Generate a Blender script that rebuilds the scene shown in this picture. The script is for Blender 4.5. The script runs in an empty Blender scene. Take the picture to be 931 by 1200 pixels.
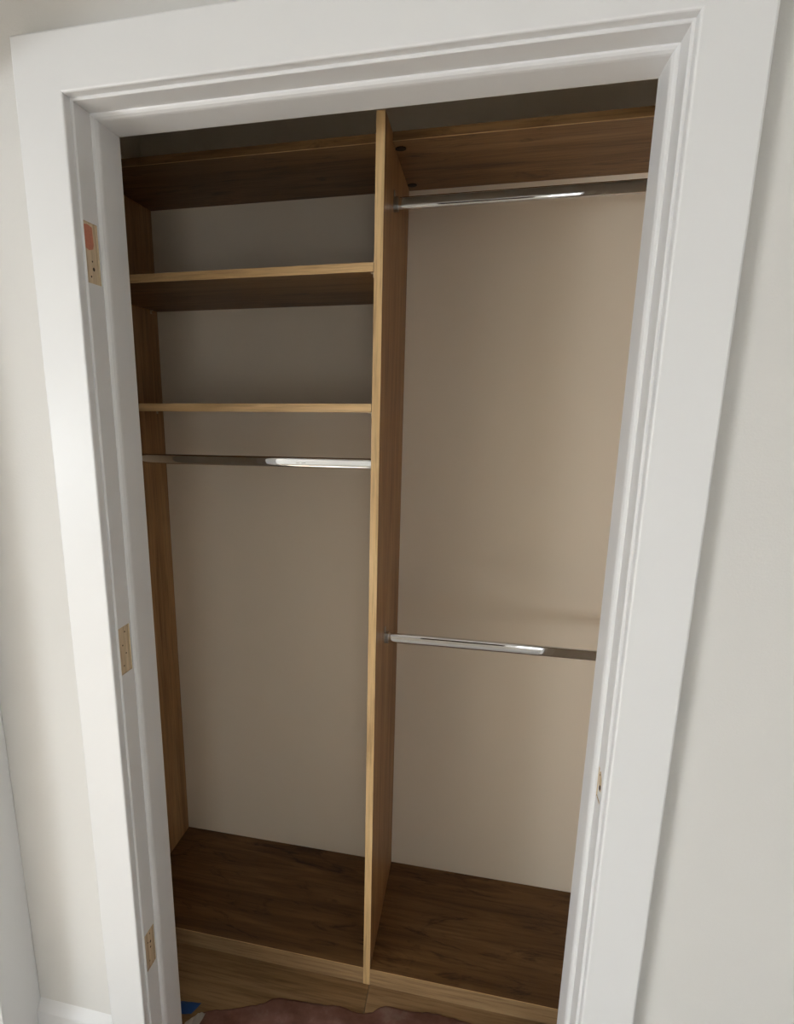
import bpy, bmesh, math, random
from mathutils import Matrix, Vector, noise
random.seed(7)
S = bpy.context.scene
COL = S.collection

# ------------------------------------------------------------------ camera
R_ = Vector((0.97349571, 0.22869334, 0.00233576))
U_ = Vector((-0.05391931, 0.21957324, 0.97410487))
F_ = Vector((-0.22225843, 0.94841286, -0.22608459))
cd = bpy.data.cameras.new('camera')
cam = bpy.data.objects.new('camera', cd)
COL.objects.link(cam)
cam.matrix_world = Matrix(((R_.x, U_.x, -F_.x, 0.6781), (R_.y, U_.y, -F_.y, -0.9645),
                           (R_.z, U_.z, -F_.z, 1.5731), (0, 0, 0, 1)))
cd.sensor_fit = 'VERTICAL'
cd.sensor_height = 36.0
cd.lens = 701.6 * 36 / 1200
cd.shift_x = 70.6 / 1200
cd.shift_y = 38.8 / 1200
cd.clip_start = 0.02
S.camera = cam

# ------------------------------------------------------------------ world, light, exposure
w = bpy.data.worlds.new('daylight')
S.world = w
w.use_nodes = True
w.node_tree.nodes['Background'].inputs[0].default_value = (0.80, 0.90, 1.0, 1)
w.node_tree.nodes['Background'].inputs[1].default_value = 3.0
S.view_settings.view_transform = 'Standard'
S.view_settings.look = 'None'
S.view_settings.gamma = 1
S.view_settings.exposure = 0.06


def area(name, loc, aim, sx, sy, power, colour):
    l = bpy.data.lights.new(name, 'AREA')
    l.shape = 'RECTANGLE'
    l.size, l.size_y = sx, sy
    l.energy = power
    l.color = colour
    o = bpy.data.objects.new(name, l)
    COL.objects.link(o)
    o.location = loc
    o.rotation_euler = (Vector(aim)).to_track_quat('-Z', 'Z').to_euler()
    return o


# daylight entering by the window of the room beyond the left doorway, the only window
area('window_light_side', (-3.76, -3.70, 1.00), (1, 0, 0), 0.62, 1.75, 112, (0.885, 0.945, 1.0))
area('window_light_rear', (1.40, -4.56, 0.95), (0, 1, 0), 0.42, 1.55, 4, (0.97, 0.98, 1.0))
# sun through the same glass door, falling on the floor of the side room
sl = bpy.data.lights.new('sun', 'SUN')
sl.energy = 60.0
sl.angle = math.radians(0.6)
sl.color = (1.0, 0.97, 0.93)
so_ = bpy.data.objects.new('sun', sl)
COL.objects.link(so_)
so_.rotation_euler = Vector((4.05, 2.90, -1.96)).to_track_quat('-Z', 'Y').to_euler()

# ------------------------------------------------------------------ dimensions (metres)
W, H, CW = 0.9205, 2.06, 0.0885      # closet opening, casing width
YS = 0.14                            # back face of the front wall / stop
PX, T = 0.4436, 0.0188               # partition left face, board thickness
PY, YB = 0.371, 0.7858               # front of partition and bases, back wall
XL, XR = -0.2924, 1.21               # inner faces of the side panels
ZB = 0.0545                          # top of the base
ZT = 2.1457                          # top of fixed shelf
Z2, Z3 = 1.8679, 1.5785              # loose shelves
CEIL = 2.46
XW = -0.30                           # face of casing on left wall
YW = 0.018                           # front edge of the jamb
WF = 0.023                           # front wall face


# ------------------------------------------------------------------ materials
def new_mat(name):
    m = bpy.data.materials.new(name)
    m.use_nodes = True
    nt = m.node_tree
    return m, nt, nt.nodes['Principled BSDF']


def nd(nt, t, **kw):
    n = nt.nodes.new(t)
    for k, v in kw.items():
        if k in n.inputs:
            n.inputs[k].default_value = v
        else:
            setattr(n, k, v)
    return n


def ramp(nt, fac, stops):
    r = nt.nodes.new('ShaderNodeValToRGB')
    el = r.color_ramp.elements
    while len(el) < len(stops):
        el.new(0.5)
    for e, (p, c) in zip(el, stops):
        e.position = p
        e.color = (c[0], c[1], c[2], 1)
    nt.links.new(fac, r.inputs[0])
    return r.outputs[0]


def paint(name, col, rough=0.5, bump=0.02, scale=220.0, vary=0.03, spec=0.5):
    m, nt, b = new_mat(name)
    tc = nd(nt, 'ShaderNodeTexCoord')
    n = nd(nt, 'ShaderNodeTexNoise', Scale=scale, Detail=3.0)
    nt.links.new(tc.outputs['Object'], n.inputs['Vector'])
    n2 = nd(nt, 'ShaderNodeTexNoise', Scale=2.3, Detail=4.0)
    nt.links.new(tc.outputs['Object'], n2.inputs['Vector'])
    d = tuple(c * (1 - vary) for c in col)
    c = ramp(nt, n2.outputs[0], [(0.3, d), (0.7, col)])
    nt.links.new(c, b.inputs['Base Color'])
    b.inputs['Roughness'].default_value = rough
    b.inputs['Specular IOR Level'].default_value = spec
    bp = nd(nt, 'ShaderNodeBump', Strength=bump, Distance=0.004)
    nt.links.new(n.outputs[0], bp.inputs['Height'])
    nt.links.new(bp.outputs[0], b.inputs['Normal'])
    return m


def wood(name, axis, dark, mid, light, seed=0.0, rough=0.45, knots=0.0, fine=1.0, scale=1.0):
    """laminate / timber with the grain running along one axis"""
    m, nt, b = new_mat(name)
    L = nt.links.new
    tc = nd(nt, 'ShaderNodeTexCoord')
    mp = nd(nt, 'ShaderNodeMapping')
    sc = [9.0, 9.0, 9.0]
    sc[axis] = 0.9
    mp.inputs['Scale'].default_value = [s * scale for s in sc]
    mp.inputs['Location'].default_value = (seed, seed * 1.7, seed * 0.6)
    L(tc.outputs['Object'], mp.inputs['Vector'])
    broad = nd(nt, 'ShaderNodeTexNoise', Scale=1.6, Detail=5.0, Roughness=0.6, Distortion=0.9)
    L(mp.outputs[0], broad.inputs['Vector'])
    mp2 = nd(nt, 'ShaderNodeMapping')
    s2 = [130.0 * fine] * 3
    s2[axis] = 6.0 * fine
    mp2.inputs['Scale'].default_value = s2
    mp2.inputs['Location'].default_value = (seed, seed, seed)
    L(tc.outputs['Object'], mp2.inputs['Vector'])
    grain = nd(nt, 'ShaderNodeTexNoise', Scale=1.0, Detail=6.0, Roughness=0.65)
    L(mp2.outputs[0], grain.inputs['Vector'])
    c1 = ramp(nt, broad.outputs[0], [(0.30, dark), (0.50, mid), (0.68, light)])
    c2 = ramp(nt, grain.outputs[0], [(0.36, (0.62, 0.58, 0.54)), (0.50, (0.97, 0.97, 0.97)), (0.65, (1.10, 1.09, 1.06))])
    mx = nd(nt, 'ShaderNodeMix', data_type='RGBA', blend_type='MULTIPLY')
    mx.inputs[0].default_value = 0.75
    L(c1, mx.inputs[6])
    L(c2, mx.inputs[7])
    out = mx.outputs[2]
    if knots:
        mp3 = nd(nt, 'ShaderNodeMapping')
        s3 = [15.0, 15.0, 15.0]
        s3[axis] = 4.2
        mp3.inputs['Scale'].default_value = s3
        mp3.inputs['Location'].default_value = (seed * 2, 0.4, 0)
        L(tc.outputs['Object'], mp3.inputs['Vector'])
        kn = nd(nt, 'ShaderNodeTexNoise', Scale=1.0, Detail=4.0, Roughness=0.7, Distortion=1.6)
        L(mp3.outputs[0], kn.inputs['Vector'])
        kc = ramp(nt, kn.outputs[0], [(0.32, (0.36, 0.32, 0.29)), (0.45, (1, 1, 1)), (1.0, (1, 1, 1))])
        m2 = nd(nt, 'ShaderNodeMix', data_type='RGBA', blend_type='MULTIPLY')
        m2.inputs[0].default_value = knots
        L(out, m2.inputs[6])
        L(kc, m2.inputs[7])
        out = m2.outputs[2]
    L(out, b.inputs['Base Color'])
    b.inputs['Roughness'].default_value = rough
    b.inputs['Specular IOR Level'].default_value = 0.35
    bp = nd(nt, 'ShaderNodeBump', Strength=0.12, Distance=0.002)
    L(grain.outputs[0], bp.inputs['Height'])
    L(bp.outputs[0], b.inputs['Normal'])
    return m


def plain(name, col, rough=0.5, metal=0.0, noise_amt=0.15, scale=60.0):
    m, nt, b = new_mat(name)
    tc = nd(nt, 'ShaderNodeTexCoord')
    n = nd(nt, 'ShaderNodeTexNoise', Scale=scale, Detail=3.0)
    nt.links.new(tc.outputs['Object'], n.inputs['Vector'])
    c = ramp(nt, n.outputs[0], [(0.3, tuple(x * (1 - noise_amt) for x in col)), (0.7, col)])
    nt.links.new(c, b.inputs['Base Color'])
    b.inputs['Roughness'].default_value = rough
    b.inputs['Metallic'].default_value = metal
    return m


WD, WM, WL = (0.135, 0.062, 0.021), (0.220, 0.115, 0.044), (0.290, 0.165, 0.070)
M = dict(
    trim=paint('white_trim_paint', (0.80, 0.798, 0.795), rough=0.38, bump=0.015, scale=90, vary=0.012),
    wall=paint('wall_paint', (0.72, 0.705, 0.675), rough=0.75, bump=0.10, scale=330, vary=0.02),
    closet=paint('closet_wall_paint', (0.87, 0.755, 0.60), rough=0.8, bump=0.06, scale=330, vary=0.03),
    ceiling=paint('ceiling_paint', (0.76, 0.75, 0.72), rough=0.85, bump=0.05),
    wx=wood('brown_oak_board_lengthwise', 0, WD, WM, WL, seed=3.1, knots=0.8),
    wz=wood('brown_oak_board_upright', 2, (0.27, 0.130, 0.046), (0.40, 0.215, 0.086), (0.48, 0.28, 0.125), seed=8.3),
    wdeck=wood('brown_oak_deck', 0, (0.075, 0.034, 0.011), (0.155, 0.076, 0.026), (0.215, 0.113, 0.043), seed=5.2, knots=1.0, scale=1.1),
    edge_x=wood('oak_lit_edge_lengthwise', 0, (0.48, 0.29, 0.12), (0.62, 0.40, 0.185), (0.72, 0.49, 0.25), seed=1.7),  # light caught by the board edges is put into this paler tone
    edge_z=wood('oak_lit_edge_upright', 2, (0.52, 0.33, 0.145), (0.66, 0.44, 0.21), (0.76, 0.53, 0.27), seed=2.9),  # upright edges, likewise coloured paler as if lit
    floor_a=wood('oak_floor_plank', 0, (0.20, 0.115, 0.05), (0.29, 0.175, 0.082), (0.35, 0.22, 0.11), seed=4.4, rough=0.4, scale=1.6),
    floor_b=wood('oak_floor_plank_light', 0, (0.27, 0.165, 0.078), (0.35, 0.22, 0.11), (0.41, 0.27, 0.14), seed=9.4, rough=0.4, scale=1.3),
    floor_pale=wood('pale_floorboards', 0, (0.42, 0.36, 0.29), (0.52, 0.46, 0.38), (0.60, 0.54, 0.46), seed=2.2),
    door=wood('added_door_dark_wood', 2, (0.028, 0.014, 0.008), (0.045, 0.022, 0.012), (0.060, 0.032, 0.018), seed=7.7),  # dark wood of the door added for the rod reflections
    chrome=plain('polished_chrome', (0.80, 0.80, 0.80), rough=0.035, metal=1.0, noise_amt=0.02),
    nickel=plain('dull_nickel', (0.42, 0.40, 0.36), rough=0.3, metal=1.0),
    black=plain('black_plastic', (0.008, 0.007, 0.006), rough=0.35),
    clip=plain('clear_brass_pin', (0.62, 0.50, 0.34), rough=0.35, metal=0.3),
    bare=wood('bare_pine', 2, (0.56, 0.42, 0.27), (0.68, 0.54, 0.37), (0.78, 0.65, 0.47), seed=6.1, rough=0.8),
    putty=plain('red_brown_primer', (0.62, 0.24, 0.15), rough=0.8, scale=200),
    hole=plain('dark_hole', (0.05, 0.025, 0.012), rough=0.9),
    paper=plain('red_rosin_paper', (0.40, 0.19, 0.155), rough=0.85, noise_amt=0.35, scale=14),
    film=plain('dusty_masking_film', (0.60, 0.57, 0.53), rough=0.6, noise_amt=0.2, scale=25),
    tape=plain('blue_masking_tape', (0.012, 0.075, 0.27), rough=0.6),
    glass=plain('window_glass', (0.9, 0.95, 1.0), rough=0.0),
)
M['black'].node_tree.nodes['Principled BSDF'].inputs['Specular IOR Level'].default_value = 0.1
gb = M['glass'].node_tree.nodes['Principled BSDF']
gb.inputs['Transmission Weight'].default_value = 1.0
gb.inputs['IOR'].default_value = 1.0
# red rosin paper carries pale plaster dust
nt = M['paper'].node_tree
pb = nt.nodes['Principled BSDF']
tc = nd(nt, 'ShaderNodeTexCoord')
n = nd(nt, 'ShaderNodeTexNoise', Scale=9.0, Detail=8.0, Roughness=0.7)
nt.links.new(tc.outputs['Object'], n.inputs['Vector'])
c = ramp(nt, n.outputs[0], [(0.35, (0.165, 0.068, 0.048)), (0.52, (0.225, 0.108, 0.082)), (0.70, (0.31, 0.21, 0.175))])
nt.links.new(c, pb.inputs['Base Color'])


# ------------------------------------------------------------------ mesh helpers
def add_box(bm, x0, x1, y0, y1, z0, z1, bev=0.0, mi=0):
    v = [bm.verts.new(p) for p in ((x0, y0, z0), (x1, y0, z0), (x1, y1, z0), (x0, y1, z0),
                                   (x0, y0, z1), (x1, y0, z1), (x1, y1, z1), (x0, y1, z1))]
    fs = [bm.faces.new([v[i] for i in f]) for f in ((0, 3, 2, 1), (4, 5, 6, 7), (0, 1, 5, 4), (1, 2, 6, 5), (2, 3, 7, 6), (3, 0, 4, 7))]
    for f in fs:
        f.material_index = mi
    if bev:
        es = list({e for f in fs for e in f.edges})
        r = bmesh.ops.bevel(bm, geom=es, offset=bev, segments=2, affect='EDGES', profile=0.5)
        for f in r['faces']:
            f.material_index = mi
    return fs


def obj(name, bm, mats, parent=None, smooth=False, origin=None):
    if not isinstance(mats, (list, tuple)):
        mats = [mats]
    bmesh.ops.recalc_face_normals(bm, faces=bm.faces)
    if origin:
        bmesh.ops.translate(bm, verts=bm.verts, vec=-Vector(origin))
    me = bpy.data.meshes.new(name)
    bm.to_mesh(me)
    bm.free()
    for m in mats:
        me.materials.append(m)
    if smooth:
        for p in me.polygons:
            p.use_smooth = True
    o = bpy.data.objects.new(name, me)
    COL.objects.link(o)
    if origin:
        o.location = origin
    if parent:
        # parents are unrotated; keep world placement
        pl = Vector((0, 0, 0))
        q = parent
        while q:
            pl += q.location
            q = q.parent
        o.location = Vector(o.location) - pl
        o.parent = parent
    return o


def box(name, x0, x1, y0, y1, z0, z1, mat, parent=None, bev=0.0):
    bm = bmesh.new()
    add_box(bm, x0, x1, y0, y1, z0, z1, bev)
    return obj(name, bm, mat, parent)


def tag(o, label, cat, group=None):
    o['label'] = label
    o['category'] = cat
    if group:
        o['group'] = group
    return o


def empty(name, loc):
    o = bpy.data.objects.new(name, None)
    o.empty_display_size = 0.1
    COL.objects.link(o)
    o.location = loc
    return o


def structure(o, label=None, cat=None):
    o['kind'] = 'structure'
    if label:
        o['label'] = label
    if cat:
        o['category'] = cat
    return o


def board(name, x0, x1, y0, y1, z0, z1, face, edge, parent=None, edge_dirs=('front',), bev=0.0006, origin=None):
    """panel board: faces in one wood tone, front edge in another"""
    bm = bmesh.new()
    add_box(bm, x0, x1, y0, y1, z0, z1, bev)
    bm.normal_update()
    for f in bm.faces:
        if f.normal.y < -0.6:
            f.material_index = 1
    return obj(name, bm, [face, edge], parent, origin=origin)


def disc(bm, c, r, axis, depth, n=14, rz=None):
    """short cylinder centred on c, facing along axis"""
    a = Vector(axis).normalized()
    u = a.orthogonal().normalized()
    v = a.cross(u)
    rz = rz or r
    ring0, ring1 = [], []
    for i in range(n):
        t = 2 * math.pi * i / n
        p = u * math.cos(t) * r + v * math.sin(t) * rz
        ring0.append(bm.verts.new(Vector(c) + p))
        ring1.append(bm.verts.new(Vector(c) + p + a * depth))
    bm.faces.new(ring0)
    bm.faces.new(ring1)
    for i in range(n):
        bm.faces.new((ring0[i], ring0[(i + 1) % n], ring1[(i + 1) % n], ring1[i]))


# ------------------------------------------------------------------ structure: walls
def wall_xz(name, holes, x0, x1, y0, y1, z0, z1, mat, inner=None):
    """wall slab in the XZ plane with rectangular holes (x0,x1,z0,z1), sorted in x, not overlapping"""
    bm = bmesh.new()
    xs = x0
    for (a, b, c, d) in holes:
        add_box(bm, xs, a, y0, y1, z0, z1)
        if c > z0:
            add_box(bm, a, b, y0, y1, z0, c)
        add_box(bm, a, b, y0, y1, d, z1)
        xs = b
    add_box(bm, xs, x1, y0, y1, z0, z1)
    return structure(obj(name, bm, mat))


def wall_yz(name, holes, x0, x1, y0, y1, z0, z1, mat):
    bm = bmesh.new()
    ys = y0
    for (a, b, c, d) in holes:
        add_box(bm, x0, x1, ys, a, z0, z1)
        if c > z0:
            add_box(bm, x0, x1, a, b, z0, c)
        add_box(bm, x0, x1, a, b, d, z1)
        ys = b
    add_box(bm, x0, x1, ys, y1, z0, z1)
    return structure(obj(name, bm, mat))


XWF = XW - 0.018                      # left wall face
wall_xz('wall_front', [(-0.018, W + 0.018, 0, H + 0.018)], XWF, 1.72, WF, YS, 0, CEIL, M['wall'])
structure(box('wall_back', XL - 0.16, XR + 0.16, YB, YB + 0.1, 0, CEIL, M['closet']))
structure(box('wall_closet_left', XL - 0.14, XL - T - 0.004, YS, YB, 0, CEIL, M['closet']))
structure(box('wall_closet_right', XR + T + 0.004, XR + 0.14, YS, YB, 0, CEIL, M['closet']))
wall_yz('wall_left', [(-4.2, -0.098, 0, 2.07)], XWF - 0.11, XWF, -4.6, WF, 0, CEIL, M['wall'])
structure(box('wall_right', 1.72, 1.82, -4.6, YS, 0, CEIL, M['wall']))
wall_xz('wall_rear', [(1.17, 1.63, 0.14, 1.76)], -3.9, 1.82, -4.7, -4.6, 0, CEIL, M['wall'])
# the room beyond the doorway in the left wall
wall_yz('wall_side_room_outer', [(-4.05, -3.35, 0.06, 1.94)], -3.9, -3.8, -4.6, 0.8, 0, CEIL, M['wall'])
structure(box('wall_side_room_far', -3.9, XWF - 0.11, 0.7, 0.8, 0, CEIL, M['wall']))
structure(box('ceiling', -3.95, 1.85, -4.75, 0.95, CEIL, CEIL + 0.08, M['ceiling']))

# ------------------------------------------------------------------ floor with planks
fl = structure(box('floor', -3.95, 1.85, -4.75, 0.95, -0.06, -0.016, M['hole']))
PW = 0.19
y = 0.373 + 0.19 * 2 + 0.004
row = 0
JOINTS = {0: [-0.9, 0.62], 1: [-0.3, 1.0], 2: [0.4615], 3: [-0.2, 0.98], 4: [-0.8, 0.25], 5: [0.6], 6: [-0.4, 1.1]}
plank_mesh = {}
while y > -1.5:
    js = [XWF] + [j for j in JOINTS.get(row, [0.1 + 0.37 * (row % 3)]) if j > XWF + 0.1] + [1.72]
    if y > YS:
        js = [-0.285 if j == XWF else (1.20 if j == 1.72 else j) for j in js if j < 1.2 or j == 1.72]
    for a, b in zip(js[:-1], js[1:]):
        mat = M['floor_b'] if (row == 2 and a > 0.4) or (row * 3 + int(b * 7)) % 4 == 1 else M['floor_a']
        if row == 2 and a < 0.4:
            mat = M['floor_a']
        bm = bmesh.new()
        add_box(bm, a + 0.0006, b - 0.0006, max(y - PW, -1.5) + 0.0005, y - 0.0005, -0.018, 0.0, 0.0008)
        obj('plank', bm, mat, fl)
    y -= PW
    row += 1
box('floorboards', -3.8, 1.72, -4.6, y + 0.0, -0.018, 0.0, M['floor_pale'], fl)
box('floorboards', -3.8, XWF, y, 0.7, -0.018, 0.0, M['floor_pale'], fl)
fl['label'] = 'floor of oak planks'


# ------------------------------------------------------------------ closet door frame (trim_1)
def frame_pt(s, y, st, W=W, H=H):
    return {0: (s, y, 0.0), 1: (s, y, H - s), 2: (W - s, y, H - s), 3: (W - s, y, 0.0)}[st]


def sweep(name, prof, a, b, mat, parent, skip=None, bm=None, smooth=True):
    """closed profile (s, y) swept between two stations of the frame, mitred at the corners"""
    own = bm is None
    bm = bm or bmesh.new()
    A = [bm.verts.new(frame_pt(s, y, a)) for s, y in prof]
    B = [bm.verts.new(frame_pt(s, y, b)) for s, y in prof]
    n = len(prof)
    for i in range(n):
        if skip is not None and i == skip:
            continue
        bm.faces.new((A[i], A[(i + 1) % n], B[(i + 1) % n], B[i]))
    bm.faces.new(A)
    bm.faces.new(B)
    if own:
        return obj(name, bm, mat, parent)
    return bm


tf = structure(empty('trim_1', (0, YW, 0)), 'white painted casing and jamb of the closet doorway', None)
CAS = [(-CW, WF), (-CW, 0.0035), (-CW + 0.001, 0.0012), (-CW + 0.0035, 0.0), (-0.003, 0.0), (-0.0009, 0.0009), (0.0, 0.003), (0.0, YW), (-0.0178, YW), (-0.0178, WF)]
for a, b in ((0, 1), (1, 2), (2, 3)):
    sweep('casing', CAS, a, b, M['trim'], tf)

RV = 0.0045                           # reveal of the jamb inside the casing
JAMB = [(-0.0178, YW + 0.0002), (RV - 0.0015, YW + 0.0002), (RV, YW + 0.0017), (RV, 0.0625), (RV - 0.0178, 0.0625)]
MORT = [(0.020, 0.058, 1.781, 1.880), (0.020, 0.058, 1.044, 1.143), (0.021, 0.059, 0.310, 0.408)]
STRIKE = [(0.031, 0.0605, 0.897, 0.955)]


def side_jamb(name, sgn, mort, depth):
    """jamb whose face carries real recesses; sgn +1 left, -1 right"""
    def X(s):
        return s if sgn > 0 else W - s
    bm = bmesh.new()
    top = H - RV
    ys = sorted({YW + 0.0017, 0.0625} | {round(m[0], 4) for m in mort} | {round(m[1], 4) for m in mort})
    zs = sorted({0.0, top} | {m[2] for m in mort} | {m[3] for m in mort})
    rnd = lambda v: round(v, 5)
    cache = {}

    def V(s, y, z):
        k = (rnd(s), rnd(y), rnd(z))
        if k not in cache:
            cache[k] = bm.verts.new((X(s), y, z))
        return cache[k]
    for i in range(len(ys) - 1):
        for j in range(len(zs) - 1):
            ym, zm = (ys[i] + ys[i + 1]) / 2, (zs[j] + zs[j + 1]) / 2
            if any(m[0] < ym < m[1] and m[2] < zm < m[3] for m in mort):
                continue
            bm.faces.new((V(RV, ys[i], zs[j]), V(RV, ys[i + 1], zs[j]), V(RV, ys[i + 1], zs[j + 1]), V(RV, ys[i], zs[j + 1])))
    for (a, b, c, d) in mort:
        q = ((a, c), (b, c), (b, d), (a, d))
        for k in range(4):
            (ya, za), (yb_, zb_) = q[k], q[(k + 1) % 4]
            # walls of the recess
            f = bm.faces.new([bm.verts.new((X(s), yy, zz)) for s, yy, zz in
                              ((RV, ya, za), (RV, yb_, zb_), (RV - depth, yb_, zb_), (RV - depth, ya, za))])
            f.material_index = 1
    # rest of the section
    pr = [(RV, YW + 0.0017), (RV - 0.0015, YW + 0.0002), (-0.0178, YW + 0.0002), (-0.0178, 0.1398), (RV - 0.0005, 0.1398), (RV - 0.0005, 0.0625), (RV, 0.0625)]
    for (s0, y0), (s1, y1) in zip(pr[:-1], pr[1:]):
        bm.faces.new([bm.verts.new(p) for p in ((X(s0), y0, 0), (X(s1), y1, 0), (X(s1), y1, H - s1), (X(s0), y0, H - s0))])
    bmesh.ops.remove_doubles(bm, verts=bm.verts, dist=1e-5)
    return obj(name, bm, [M['trim'], M['bare']], tf)


side_jamb('jamb', +1, MORT, 0.0028)
side_jamb('jamb', -1, STRIKE, 0.0018)
sweep('jamb', [(-0.0178, YW + 0.0002), (RV - 0.0015, YW + 0.0002), (RV, YW + 0.0017), (RV, 0.1398), (-0.0178, 0.1398)], 1, 2, M['trim'], tf)
# door stop: quarter-round shoulder then flat face back to the closet
ST = 0.0125
STOP = [(RV, 0.0632), (RV + 0.0022, 0.0640), (RV + 0.0052, 0.0672), (ST - 0.0006, 0.0725), (ST, 0.0770), (ST, 0.1385), (ST - 0.0010, 0.1398), (RV, 0.1398)]
for a, b in ((0, 1), (1, 2), (2, 3)):
    sweep('door_stop', STOP, a, b, M['trim'], tf)

# floors of the hinge mortises: bare pine with screw holes
HOLES = [
    [(0.0405, 1.8185, 0.0016), (0.0430, 1.8060, 0.0032), (0.0345, 1.7930, 0.0018)],
    [(0.0450, 1.1290, 0.0018), (0.0350, 1.1030, 0.0018), (0.0450, 1.0830, 0.0018), (0.0350, 1.0590, 0.0018)],
    [(0.0450, 0.3930, 0.0018), (0.0360, 0.3760, 0.0019), (0.0460, 0.3700, 0.0030), (0.0450, 0.3560, 0.0024), (0.0380, 0.3240, 0.0018)],
]
for (a, b, c, d), hs in zip(MORT, HOLES):
    mo = box('hinge_mortise', RV - 0.0065, RV - 0.0028, a, b, c, d, M['bare'], tf)
    mo['label'] = 'bare wood hinge mortise in the left jamb'
    for (hy, hz, hr) in hs:
        bm = bmesh.new()
        disc(bm, (RV - 0.0028 - 0.0004, hy, hz), hr, (1, 0, 0), 0.0006, 10)
        obj('screw_hole', bm, M['hole'], mo)
    if c > 1.5:
        # smear of red primer over the upper front of the top mortise
        bm = bmesh.new()
        pts = [(0.0212, 1.8745), (0.0330, 1.8765), (0.0455, 1.8740), (0.0460, 1.860), (0.0468, 1.846), (0.0445, 1.839), (0.034, 1.8355), (0.0245, 1.838), (0.0215, 1.850)]
        lo = [bm.verts.new((RV - 0.0030, p[0], p[1])) for p in pts]
        hi = [bm.verts.new((RV - 0.0018, p[0], p[1])) for p in pts]
        bm.faces.new(lo)
        bm.faces.new(hi)
        for k in range(len(pts)):
            bm.faces.new((lo[k], lo[(k + 1) % len(pts)], hi[(k + 1) % len(pts)], hi[k]))
        pr_ = obj('primer_smear', bm, M['putty'], mo)
        pr_['label'] = 'reddish primer smear'
(a, b, c, d) = STRIKE[0]
sm = box('strike_mortise', W - RV + 0.0018, W - RV + 0.005, a, b, c, d, M['trim'], tf)
sm['label'] = 'small latch plate recess in the right jamb, mostly painted over'
bm = bmesh.new()
pts = [(0.0360, 0.918), (0.0480, 0.913), (0.0560, 0.925), (0.0575, 0.944), (0.0500, 0.950), (0.0400, 0.938)]
for k, x in ((0, W - RV + 0.0019), (1, W - RV + 0.0012)):
    pass
lo = [bm.verts.new((W - RV + 0.0019, p[0], p[1])) for p in pts]
hi = [bm.verts.new((W - RV + 0.0013, p[0], p[1])) for p in pts]
bm.faces.new(lo)
bm.faces.new(hi)
for k in range(len(pts)):
    bm.faces.new((lo[k], lo[(k + 1) % len(pts)], hi[(k + 1) % len(pts)], hi[k]))
obj('bare_patch', bm, M['bare'], sm)
for hy, hz, hr in ((0.0440, 0.9215, 0.0042), (0.0520, 0.9420, 0.0016)):
    bm = bmesh.new()
    disc(bm, (W - RV + 0.0014, hy, hz), hr, (-1, 0, 0), 0.0006, 10, rz=hr * 1.6 if hr > 0.003 else None)
    obj('latch_hole' if hr > 0.003 else 'screw_hole', bm, M['hole'], sm)

# ------------------------------------------------------------------ casing and jamb of the doorway in the left wall (trim_2)
t2 = structure(empty('trim_2', (XW, -2.1, 0)), 'white casing of the neighbouring doorway at the left edge', None)
# upright casing in the corner, profile in (x, y)
D0, D1, DH = -4.19, -0.090, 2.06       # opening in y, height


def prism_xy(bm, pts, z0, z1):
    lo = [bm.verts.new((p[0], p[1], z0)) for p in pts]
    hi = [bm.verts.new((p[0], p[1], z1)) for p in pts]
    bm.faces.new(lo)
    bm.faces.new(hi)
    for k in range(len(pts)):
        bm.faces.new((lo[k], lo[(k + 1) % len(pts)], hi[(k + 1) % len(pts)], hi[k]))


bm = bmesh.new()
prism_xy(bm, [(XWF, D1), (XW - 0.003, D1), (XW - 0.0008, D1 + 0.001), (XW, D1 + 0.003), (XW, WF - 0.003), (XW - 0.001, WF - 0.0005), (XWF, WF)], 0, DH + CW)
obj('casing', bm, M['trim'], t2)
bm = bmesh.new()
prism_xy(bm, [(XWF, D0), (XW - 0.003, D0), (XW - 0.0008, D0 - 0.001), (XW, D0 - 0.003), (XW, D0 - CW), (XWF, D0 - CW)], 0, DH + CW)
obj('casing', bm, M['trim'], t2)
box('casing', XWF, XW, D0, D1, DH, DH + CW, M['trim'], t2, 0.001)
box('jamb', XWF - 0.11, XWF, D1 + 0.0005, D1 - 0.005 + 0.0125, 0, DH, M['trim'], t2)
box('jamb', XWF - 0.11, XWF, D0 - 0.0075, D0 - 0.0005, 0, DH, M['trim'], t2)
box('jamb', XWF - 0.11, XWF, D0, D1, DH + 0.0005, DH + 0.0095, M['trim'], t2)
box('door_stop', XWF - 0.09, XWF - 0.045, D1 - 0.010, D1, 0, DH, M['trim'], t2, 0.002)

# ------------------------------------------------------------------ baseboards
def baseboard(name, x0, x1):
    bm = bmesh.new()
    pr = [(WF, 0.0), (WF - 0.017, 0.0), (WF - 0.017, 0.131), (WF - 0.0155, 0.1345), (WF - 0.0020, 0.152), (WF, 0.1545)]
    A = [bm.verts.new((x0, p[0], p[1])) for p in pr]
    B = [bm.verts.new((x1, p[0], p[1])) for p in pr]
    n_ = len(pr)
    for i in range(n_):
        bm.faces.new((A[i], A[(i + 1) % n_], B[(i + 1) % n_], B[i]))
    bm.faces.new(A)
    bm.faces.new(B)
    return structure(obj(name, bm, M['trim']))


baseboard('baseboard_left', XW + 0.0005, -CW - 0.0005)
baseboard('baseboard_right', W + CW + 0.0005, 1.7195)


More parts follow.
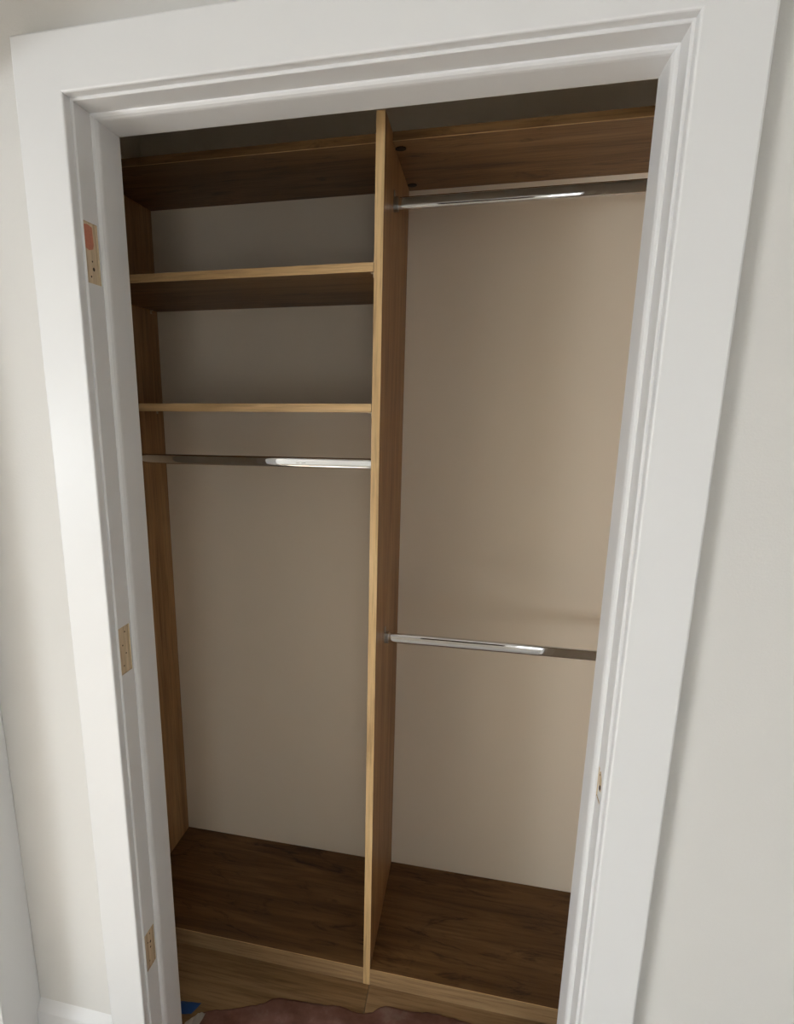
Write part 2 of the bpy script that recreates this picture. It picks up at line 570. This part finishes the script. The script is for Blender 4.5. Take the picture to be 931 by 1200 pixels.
# ------------------------------------------------------------------ windows behind the camera and in the side room
def window(name, cx, cy, cz, ww, hh, along):
    """frame with a cross bar set in a wall opening; along 'x' or 'y'"""
    r = structure(empty(name, (cx, cy, cz - hh / 2)))
    def b(nm, a0, a1, d0, d1, z0, z1, m):
        if along == 'x':
            return box(nm, cx + a0, cx + a1, cy + d0, cy + d1, z0, z1, m, r)
        return box(nm, cx + d0, cx + d1, cy + a0, cy + a1, z0, z1, m, r)
    z0, z1 = cz - hh / 2, cz + hh / 2
    b('window_frame', -ww / 2, -ww / 2 + 0.045, -0.02, 0.02, z0, z1, M['trim'])
    b('window_frame', ww / 2 - 0.045, ww / 2, -0.02, 0.02, z0, z1, M['trim'])
    b('window_frame', -ww / 2 + 0.045, ww / 2 - 0.045, -0.02, 0.02, z0, z0 + 0.045, M['trim'])
    b('window_frame', -ww / 2 + 0.045, ww / 2 - 0.045, -0.02, 0.02, z1 - 0.045, z1, M['trim'])
    b('meeting_rail', -ww / 2 + 0.045, ww / 2 - 0.045, -0.018, 0.018, cz - 0.02, cz + 0.02, M['trim'])
    return r


window('window_1', -3.87, -3.70, 1.00, 0.70, 1.88, 'y')

window('window_2', 1.40, -4.65, 0.95, 0.46, 1.62, 'x')
# unseen dark door, added so the chrome rods mirror something dark
dr = structure(empty('added_dark_door', (0.62, -4.57, 0)))
box('added_door_leaf', 0.17, 1.06, -4.595, -4.555, 0.006, 2.05, M['door'], dr, 0.002)
for zz0, zz1 in ((0.25, 0.95), (1.10, 1.85)):
    for xx0 in (0.28, 0.67):
        box('added_door_panel', xx0, xx0 + 0.28, -4.556, -4.546, zz0, zz1, M['door'], dr, 0.004)
box('added_door_casing', 0.09, 0.165, -4.5995, -4.58, 0, 2.06, M['trim'], dr, 0.002)
box('added_door_casing', 1.065, 1.14, -4.5995, -4.58, 0, 2.06, M['trim'], dr, 0.002)
box('added_door_casing', 0.09, 1.14, -4.5995, -4.58, 2.0605, 2.14, M['trim'], dr, 0.002)
bm = bmesh.new()
disc(bm, (0.235, -4.555, 0.95), 0.026, (0, 1, 0), 0.05, 16)
obj('added_door_knob', bm, M['nickel'], dr)

# ------------------------------------------------------------------ closet organiser
org = empty('closet_organizer', (PX + T / 2, PY, 0))
tag(org, 'brown oak built-in closet organizer with centre partition, top shelves and low base platforms', 'closet organizer')
EX, EZ = M['edge_x'], M['edge_z']
board('partition', PX, PX + T, PY, YB - 0.001, 0.0005, ZT, M['wz'], EZ, org)
board('side_panel', XL - T, XL, PY, YB - 0.001, 0.0005, ZT, M['wz'], EZ, org)
board('side_panel', XR, XR + T, PY, YB - 0.001, 0.0005, ZT, M['wz'], EZ, org)
YT = 0.472
g = 0.0004
rs0 = board('top_shelf', XL + g, PX - g, YT, YB - 0.001, ZT - T, ZT, M['wx'], M['wx'], org)
rs = board('top_shelf', PX + T + g, XR - g, YT, YB - 0.001, ZT - T, ZT, M['wx'], M['wx'], org)
for (a, b) in ((XL + g, PX - g), (PX + T + g, XR - g)):
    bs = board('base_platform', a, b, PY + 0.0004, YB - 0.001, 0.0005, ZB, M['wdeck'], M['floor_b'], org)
    # lighter arris where the edge band meets the deck
    box('edge_band', a, b, PY - 0.0002, PY + 0.0010, ZB - 0.0012, ZB + 0.0002, EX, bs)
for q, (a, b) in enumerate(((XL + g, PX - g), (PX + T + g, XR - g))):
    box('edge_band', a, b, YT - 0.0006, YT + 0.0004, ZT - T - 0.0003, ZT - T + 0.0009, EX, rs if q else rs0)
# black cam caps under the right top shelf
for cx_, cy_ in ((PX + T + 0.0128, 0.512), (PX + T + 0.0128, 0.742)):
    bm = bmesh.new()
    disc(bm, (cx_, cy_, ZT - T - 0.0012), 0.0120, (0, 0, 1), 0.0014, 20)
    o = obj('cam_cap', bm, M['black'], rs)
    o['label'] = 'round black cam cap under the shelf'

# ------------------------------------------------------------------ two loose shelves with their pins
def loose_shelf(z, label):
    r = empty('shelf', ((XL + PX) / 2, 0.374, z - T))
    tag(r, label, 'shelf', 'loose shelves in the left bay')
    board('shelf_board', XL + 0.0015, PX - 0.0015, 0.374, YB - 0.004, z - T, z, M['wx'], EX, r)
    for xx, s in ((PX, -1), (XL, 1)):
        for yy in (0.384, 0.745):
            bm = bmesh.new()
            # bent pin: peg into the panel, flat tongue under the shelf
            xa, xb = (xx - 0.008, xx - 0.0003) if s < 0 else (xx + 0.0003, xx + 0.008)
            add_box(bm, xa, xb, yy - 0.004, yy + 0.004, z - T - 0.0022, z - T - 0.0004, 0.0004)
            xa, xb = (xx - 0.0028, xx - 0.0003) if s < 0 else (xx + 0.0003, xx + 0.0028)
            add_box(bm, xa, xb, yy - 0.0035, yy + 0.0035, z - T - 0.0105, z - T - 0.002, 0.0004)
            obj('shelf_pin', bm, M['clip'], r)
    return r


loose_shelf(Z2, 'upper of the two loose oak shelves in the left bay, seen from below')
loose_shelf(Z3, 'lower of the two loose oak shelves in the left bay, just above the chrome rod')


# ------------------------------------------------------------------ chrome closet rods
RH, RD = 0.0262, 0.0150


def rod_section(k=0.0, n=40):
    out = []
    for i in range(n):
        t = 2 * math.pi * i / n
        c, s = math.cos(t), math.sin(t)
        e = 2 / 3.2
        out.append(((RD / 2 + k) * math.copysign(abs(c) ** e, c), (RH / 2 + k) * math.copysign(abs(s) ** e, s)))
    return out


def rod(x0, x1, yc, zc, label, left=True, right=True, mark=None):
    r = empty('closet_rod', ((x0 + x1) / 2, yc, zc - RH / 2))
    tag(r, label, 'closet rod', 'chrome closet rods')
    bm = bmesh.new()
    sec = rod_section()
    A = [bm.verts.new((x0 + 0.0015, yc + a, zc + b)) for a, b in sec]
    B = [bm.verts.new((x1 - 0.0015, yc + a, zc + b)) for a, b in sec]
    bm.faces.new(A)
    bm.faces.new(B)
    for i in range(len(sec)):
        bm.faces.new((A[i], A[(i + 1) % len(sec)], B[(i + 1) % len(sec)], B[i]))
    o = obj('tube', bm, M['chrome'], r, smooth=True)
    for p in o.data.polygons:
        if len(p.vertices) > 4:
            p.use_smooth = False
    caps = {frozenset(k) for p in o.data.polygons if len(p.vertices) > 4 for k in p.edge_keys}
    for e in o.data.edges:
        if frozenset(e.key) in caps:
            e.use_edge_sharp = True
    for xx, s in ((x0, 1), (x1, -1)):
        # socket: ring that holds the tube, backing plate with a screw above
        bm = bmesh.new()
        out_, in_ = rod_section(0.0028), rod_section(0.0002)
        d0, d1 = 0.0003, 0.0105
        ra = [bm.verts.new((xx + s * d0, yc + a, zc + b)) for a, b in out_]
        rb = [bm.verts.new((xx + s * d1, yc + a, zc + b)) for a, b in out_]
        rc = [bm.verts.new((xx + s * d1, yc + a, zc + b)) for a, b in in_]
        rd = [bm.verts.new((xx + s * d0, yc + a, zc + b)) for a, b in in_]
        m_ = len(out_)
        for i in range(m_):
            j = (i + 1) % m_
            # the ring is open at the top, where the tube drops in
            if out_[i][1] > RH * 0.46 and out_[j][1] > RH * 0.46:
                continue
            for q0, q1 in ((ra, rb), (rb, rc), (rc, rd)):
                bm.faces.new((q0[i], q0[j], q1[j], q1[i]))
        so = obj('rod_socket', bm, M['nickel'], r)
        bm = bmesh.new()
        xa, xb = sorted((xx + s * 0.0002, xx + s * 0.0018))
        add_box(bm, xa, xb, yc - 0.0085, yc + 0.0085, zc + RH / 2 + 0.001, zc + RH / 2 + 0.014, 0.0005)
        pl_ = obj('mounting_plate', bm, M['nickel'], so)
        bm = bmesh.new()
        disc(bm, (xx + s * 0.0017, yc, zc + RH / 2 + 0.008), 0.0034, (s, 0, 0), 0.0016, 12)
        obj('screw', bm, M['chrome'], so)
    if mark:
        # tiny stamped mark, only two short dashes can be made out
        bm = bmesh.new()
        for a, b in mark:
            add_box(bm, a, b, yc - RD / 2 - 0.00015, yc - RD / 2 + 0.0006, zc - 0.0022, zc - 0.0008)
        obj('stamped_mark', bm, M['nickel'], r)
    return r


rod(XL, PX, 0.5125, 1.4335, 'chrome closet rod in the left bay below the two loose shelves', mark=((0.226, 0.236), (0.240, 0.252)))
rod(PX + T, XR, 0.5125, 2.0165, 'upper chrome closet rod in the right bay, just under the top shelf')
rod(PX + T, XR, 0.5125, 0.9795, 'lower chrome closet rod in the right bay, at half height')

# ------------------------------------------------------------------ floor covering in the doorway
EDGE = [(0.016, 0.150), (0.032, 0.186), (0.070, 0.203), (0.122, 0.219), (0.160, 0.236), (0.194, 0.252), (0.215, 0.270), (0.235, 0.276),
        (0.306, 0.281), (0.350, 0.284), (0.398, 0.291), (0.440, 0.284), (0.458, 0.285), (0.484, 0.294), (0.500, 0.312), (0.521, 0.322),
        (0.578, 0.320), (0.645, 0.329), (0.712, 0.326), (0.756, 0.325), (0.81, 0.318), (0.87, 0.30), (0.900, 0.296)]


def edge_y(x):
    for (a, b), (c, d) in zip(EDGE[:-1], EDGE[1:]):
        if a <= x <= c:
            return b + (d - b) * (x - a) / (c - a)
    return EDGE[-1][1]


bm = bmesh.new()
NX, NY = 110, 50
grid = []
X0, X1, Y0 = 0.018, 0.902, -0.14
for i in range(NX + 1):
    rowv = []
    x = X0 + (X1 - X0) * i / NX
    e = edge_y(x) + 0.0035 * noise.noise(Vector((x * 60, 3, 0)))
    for j in range(NY + 1):
        t = (j / NY) ** 0.7
        yy = Y0 + (e - Y0) * t
        p = Vector((x * 7, yy * 7, 0.3))
        h = 0.006 + 0.010 * abs(noise.noise(p)) + 0.006 * abs(noise.noise(p * 2.7)) + 0.002 * noise.noise(p * 8)
        h = max(0.0052, h) if yy < 0.02 else h
        h *= min(1, 0.35 + max(0, x - 0.05) * 12)
        h *= min(1, (e - yy) / 0.05 * 0.8 + 0.25)
        rowv.append(bm.verts.new((x, yy, max(h, 0.0012))))
    grid.append(rowv)
for i in range(NX):
    for j in range(NY):
        bm.faces.new((grid[i][j], grid[i + 1][j], grid[i + 1][j + 1], grid[i][j + 1]))
pp = obj('floor_paper', bm, M['paper'], smooth=True)
sol = pp.modifiers.new('thickness', 'SOLIDIFY')
sol.thickness = 0.0006
sol.offset = 1
tag(pp, 'crumpled dusty red protective paper covering the floor in the doorway', 'paper')

# dusty pale film peeking out at the left end of the paper
bm = bmesh.new()
NX, NY = 26, 16
grid = []
for i in range(NX + 1):
    rowv = []
    u = i / NX
    for j in range(NY + 1):
        v = j / NY
        x = 0.0155 + 0.040 * u
        top = 0.150 + 0.030 * min(1, u * 2.0) + 0.004 * u
        yy = 0.065 + (top - 0.065) * v
        h = 0.0145 + 0.003 * math.sin(u * 7 + v * 2) * (0.4 + 0.6 * v) + 0.004 * noise.noise(Vector((u * 6, v * 5, 1)))
        h *= 1 - 0.35 * max(0, v - 0.72) / 0.28
        rowv.append(bm.verts.new((x, yy, max(0.002, h))))
    grid.append(rowv)
for i in range(NX):
    for j in range(NY):
        bm.faces.new((grid[i][j], grid[i + 1][j], grid[i + 1][j + 1], grid[i][j + 1]))
# unseen pale sheet added over the hall floor to bounce sunlight upwards
NX, NY = 60, 50
grid = []
for i in range(NX + 1):
    rowv = []
    for j in range(NY + 1):
        x = -0.285 + (1.705 + 0.285) * i / NX
        yy = -1.75 + (1.75 - 0.004) * j / NY
        hmax = 0.004 if yy > -0.2 else 0.010
        rowv.append(bm.verts.new((x, yy, 0.0016 + (hmax - 0.002) * abs(noise.noise(Vector((x * 5, yy * 4, 2.2)))))))
    grid.append(rowv)
for i in range(NX):
    for j in range(NY):
        bm.faces.new((grid[i][j], grid[i + 1][j], grid[i + 1][j + 1], grid[i][j + 1]))
fm = obj('masking_film_and_bounce_sheet', bm, M['film'], smooth=True)
sol = fm.modifiers.new('thickness', 'SOLIDIFY')
sol.thickness = 0.0004
sol.offset = 1
tag(fm, 'pale dusty masking film beside the left jamb at the paper corner, plus an unseen added sheet bouncing sunlight', 'masking film')

# scrap of blue masking tape behind the left jamb
bm = bmesh.new()
NX, NY = 8, 5
c00, c10, c11, c01 = Vector((-0.030, 0.172, 0)), Vector((0.016, 0.180, 0)), Vector((0.029, 0.214, 0)), Vector((-0.026, 0.208, 0))
grid = []
for i in range(NX + 1):
    rowv = []
    for j in range(NY + 1):
        u, v = i / NX, j / NY
        p = (c00 * (1 - u) + c10 * u) * (1 - v) + (c01 * (1 - u) + c11 * u) * v
        p.z = 0.0009 + 0.004 * max(0, u - 0.6) ** 1.2 + 0.0008 * math.sin(u * 9 + v * 3)
        p.z = max(p.z, 0.0006)
        rowv.append(bm.verts.new(p))
    grid.append(rowv)
for i in range(NX):
    for j in range(NY):
        bm.faces.new((grid[i][j], grid[i + 1][j], grid[i + 1][j + 1], grid[i][j + 1]))
tp = obj('masking_tape', bm, M['tape'], smooth=True)
sol = tp.modifiers.new('thickness', 'SOLIDIFY')
sol.thickness = 0.0004
sol.offset = 1
tag(tp, 'scrap of blue masking tape on the floor behind the left jamb', 'tape')
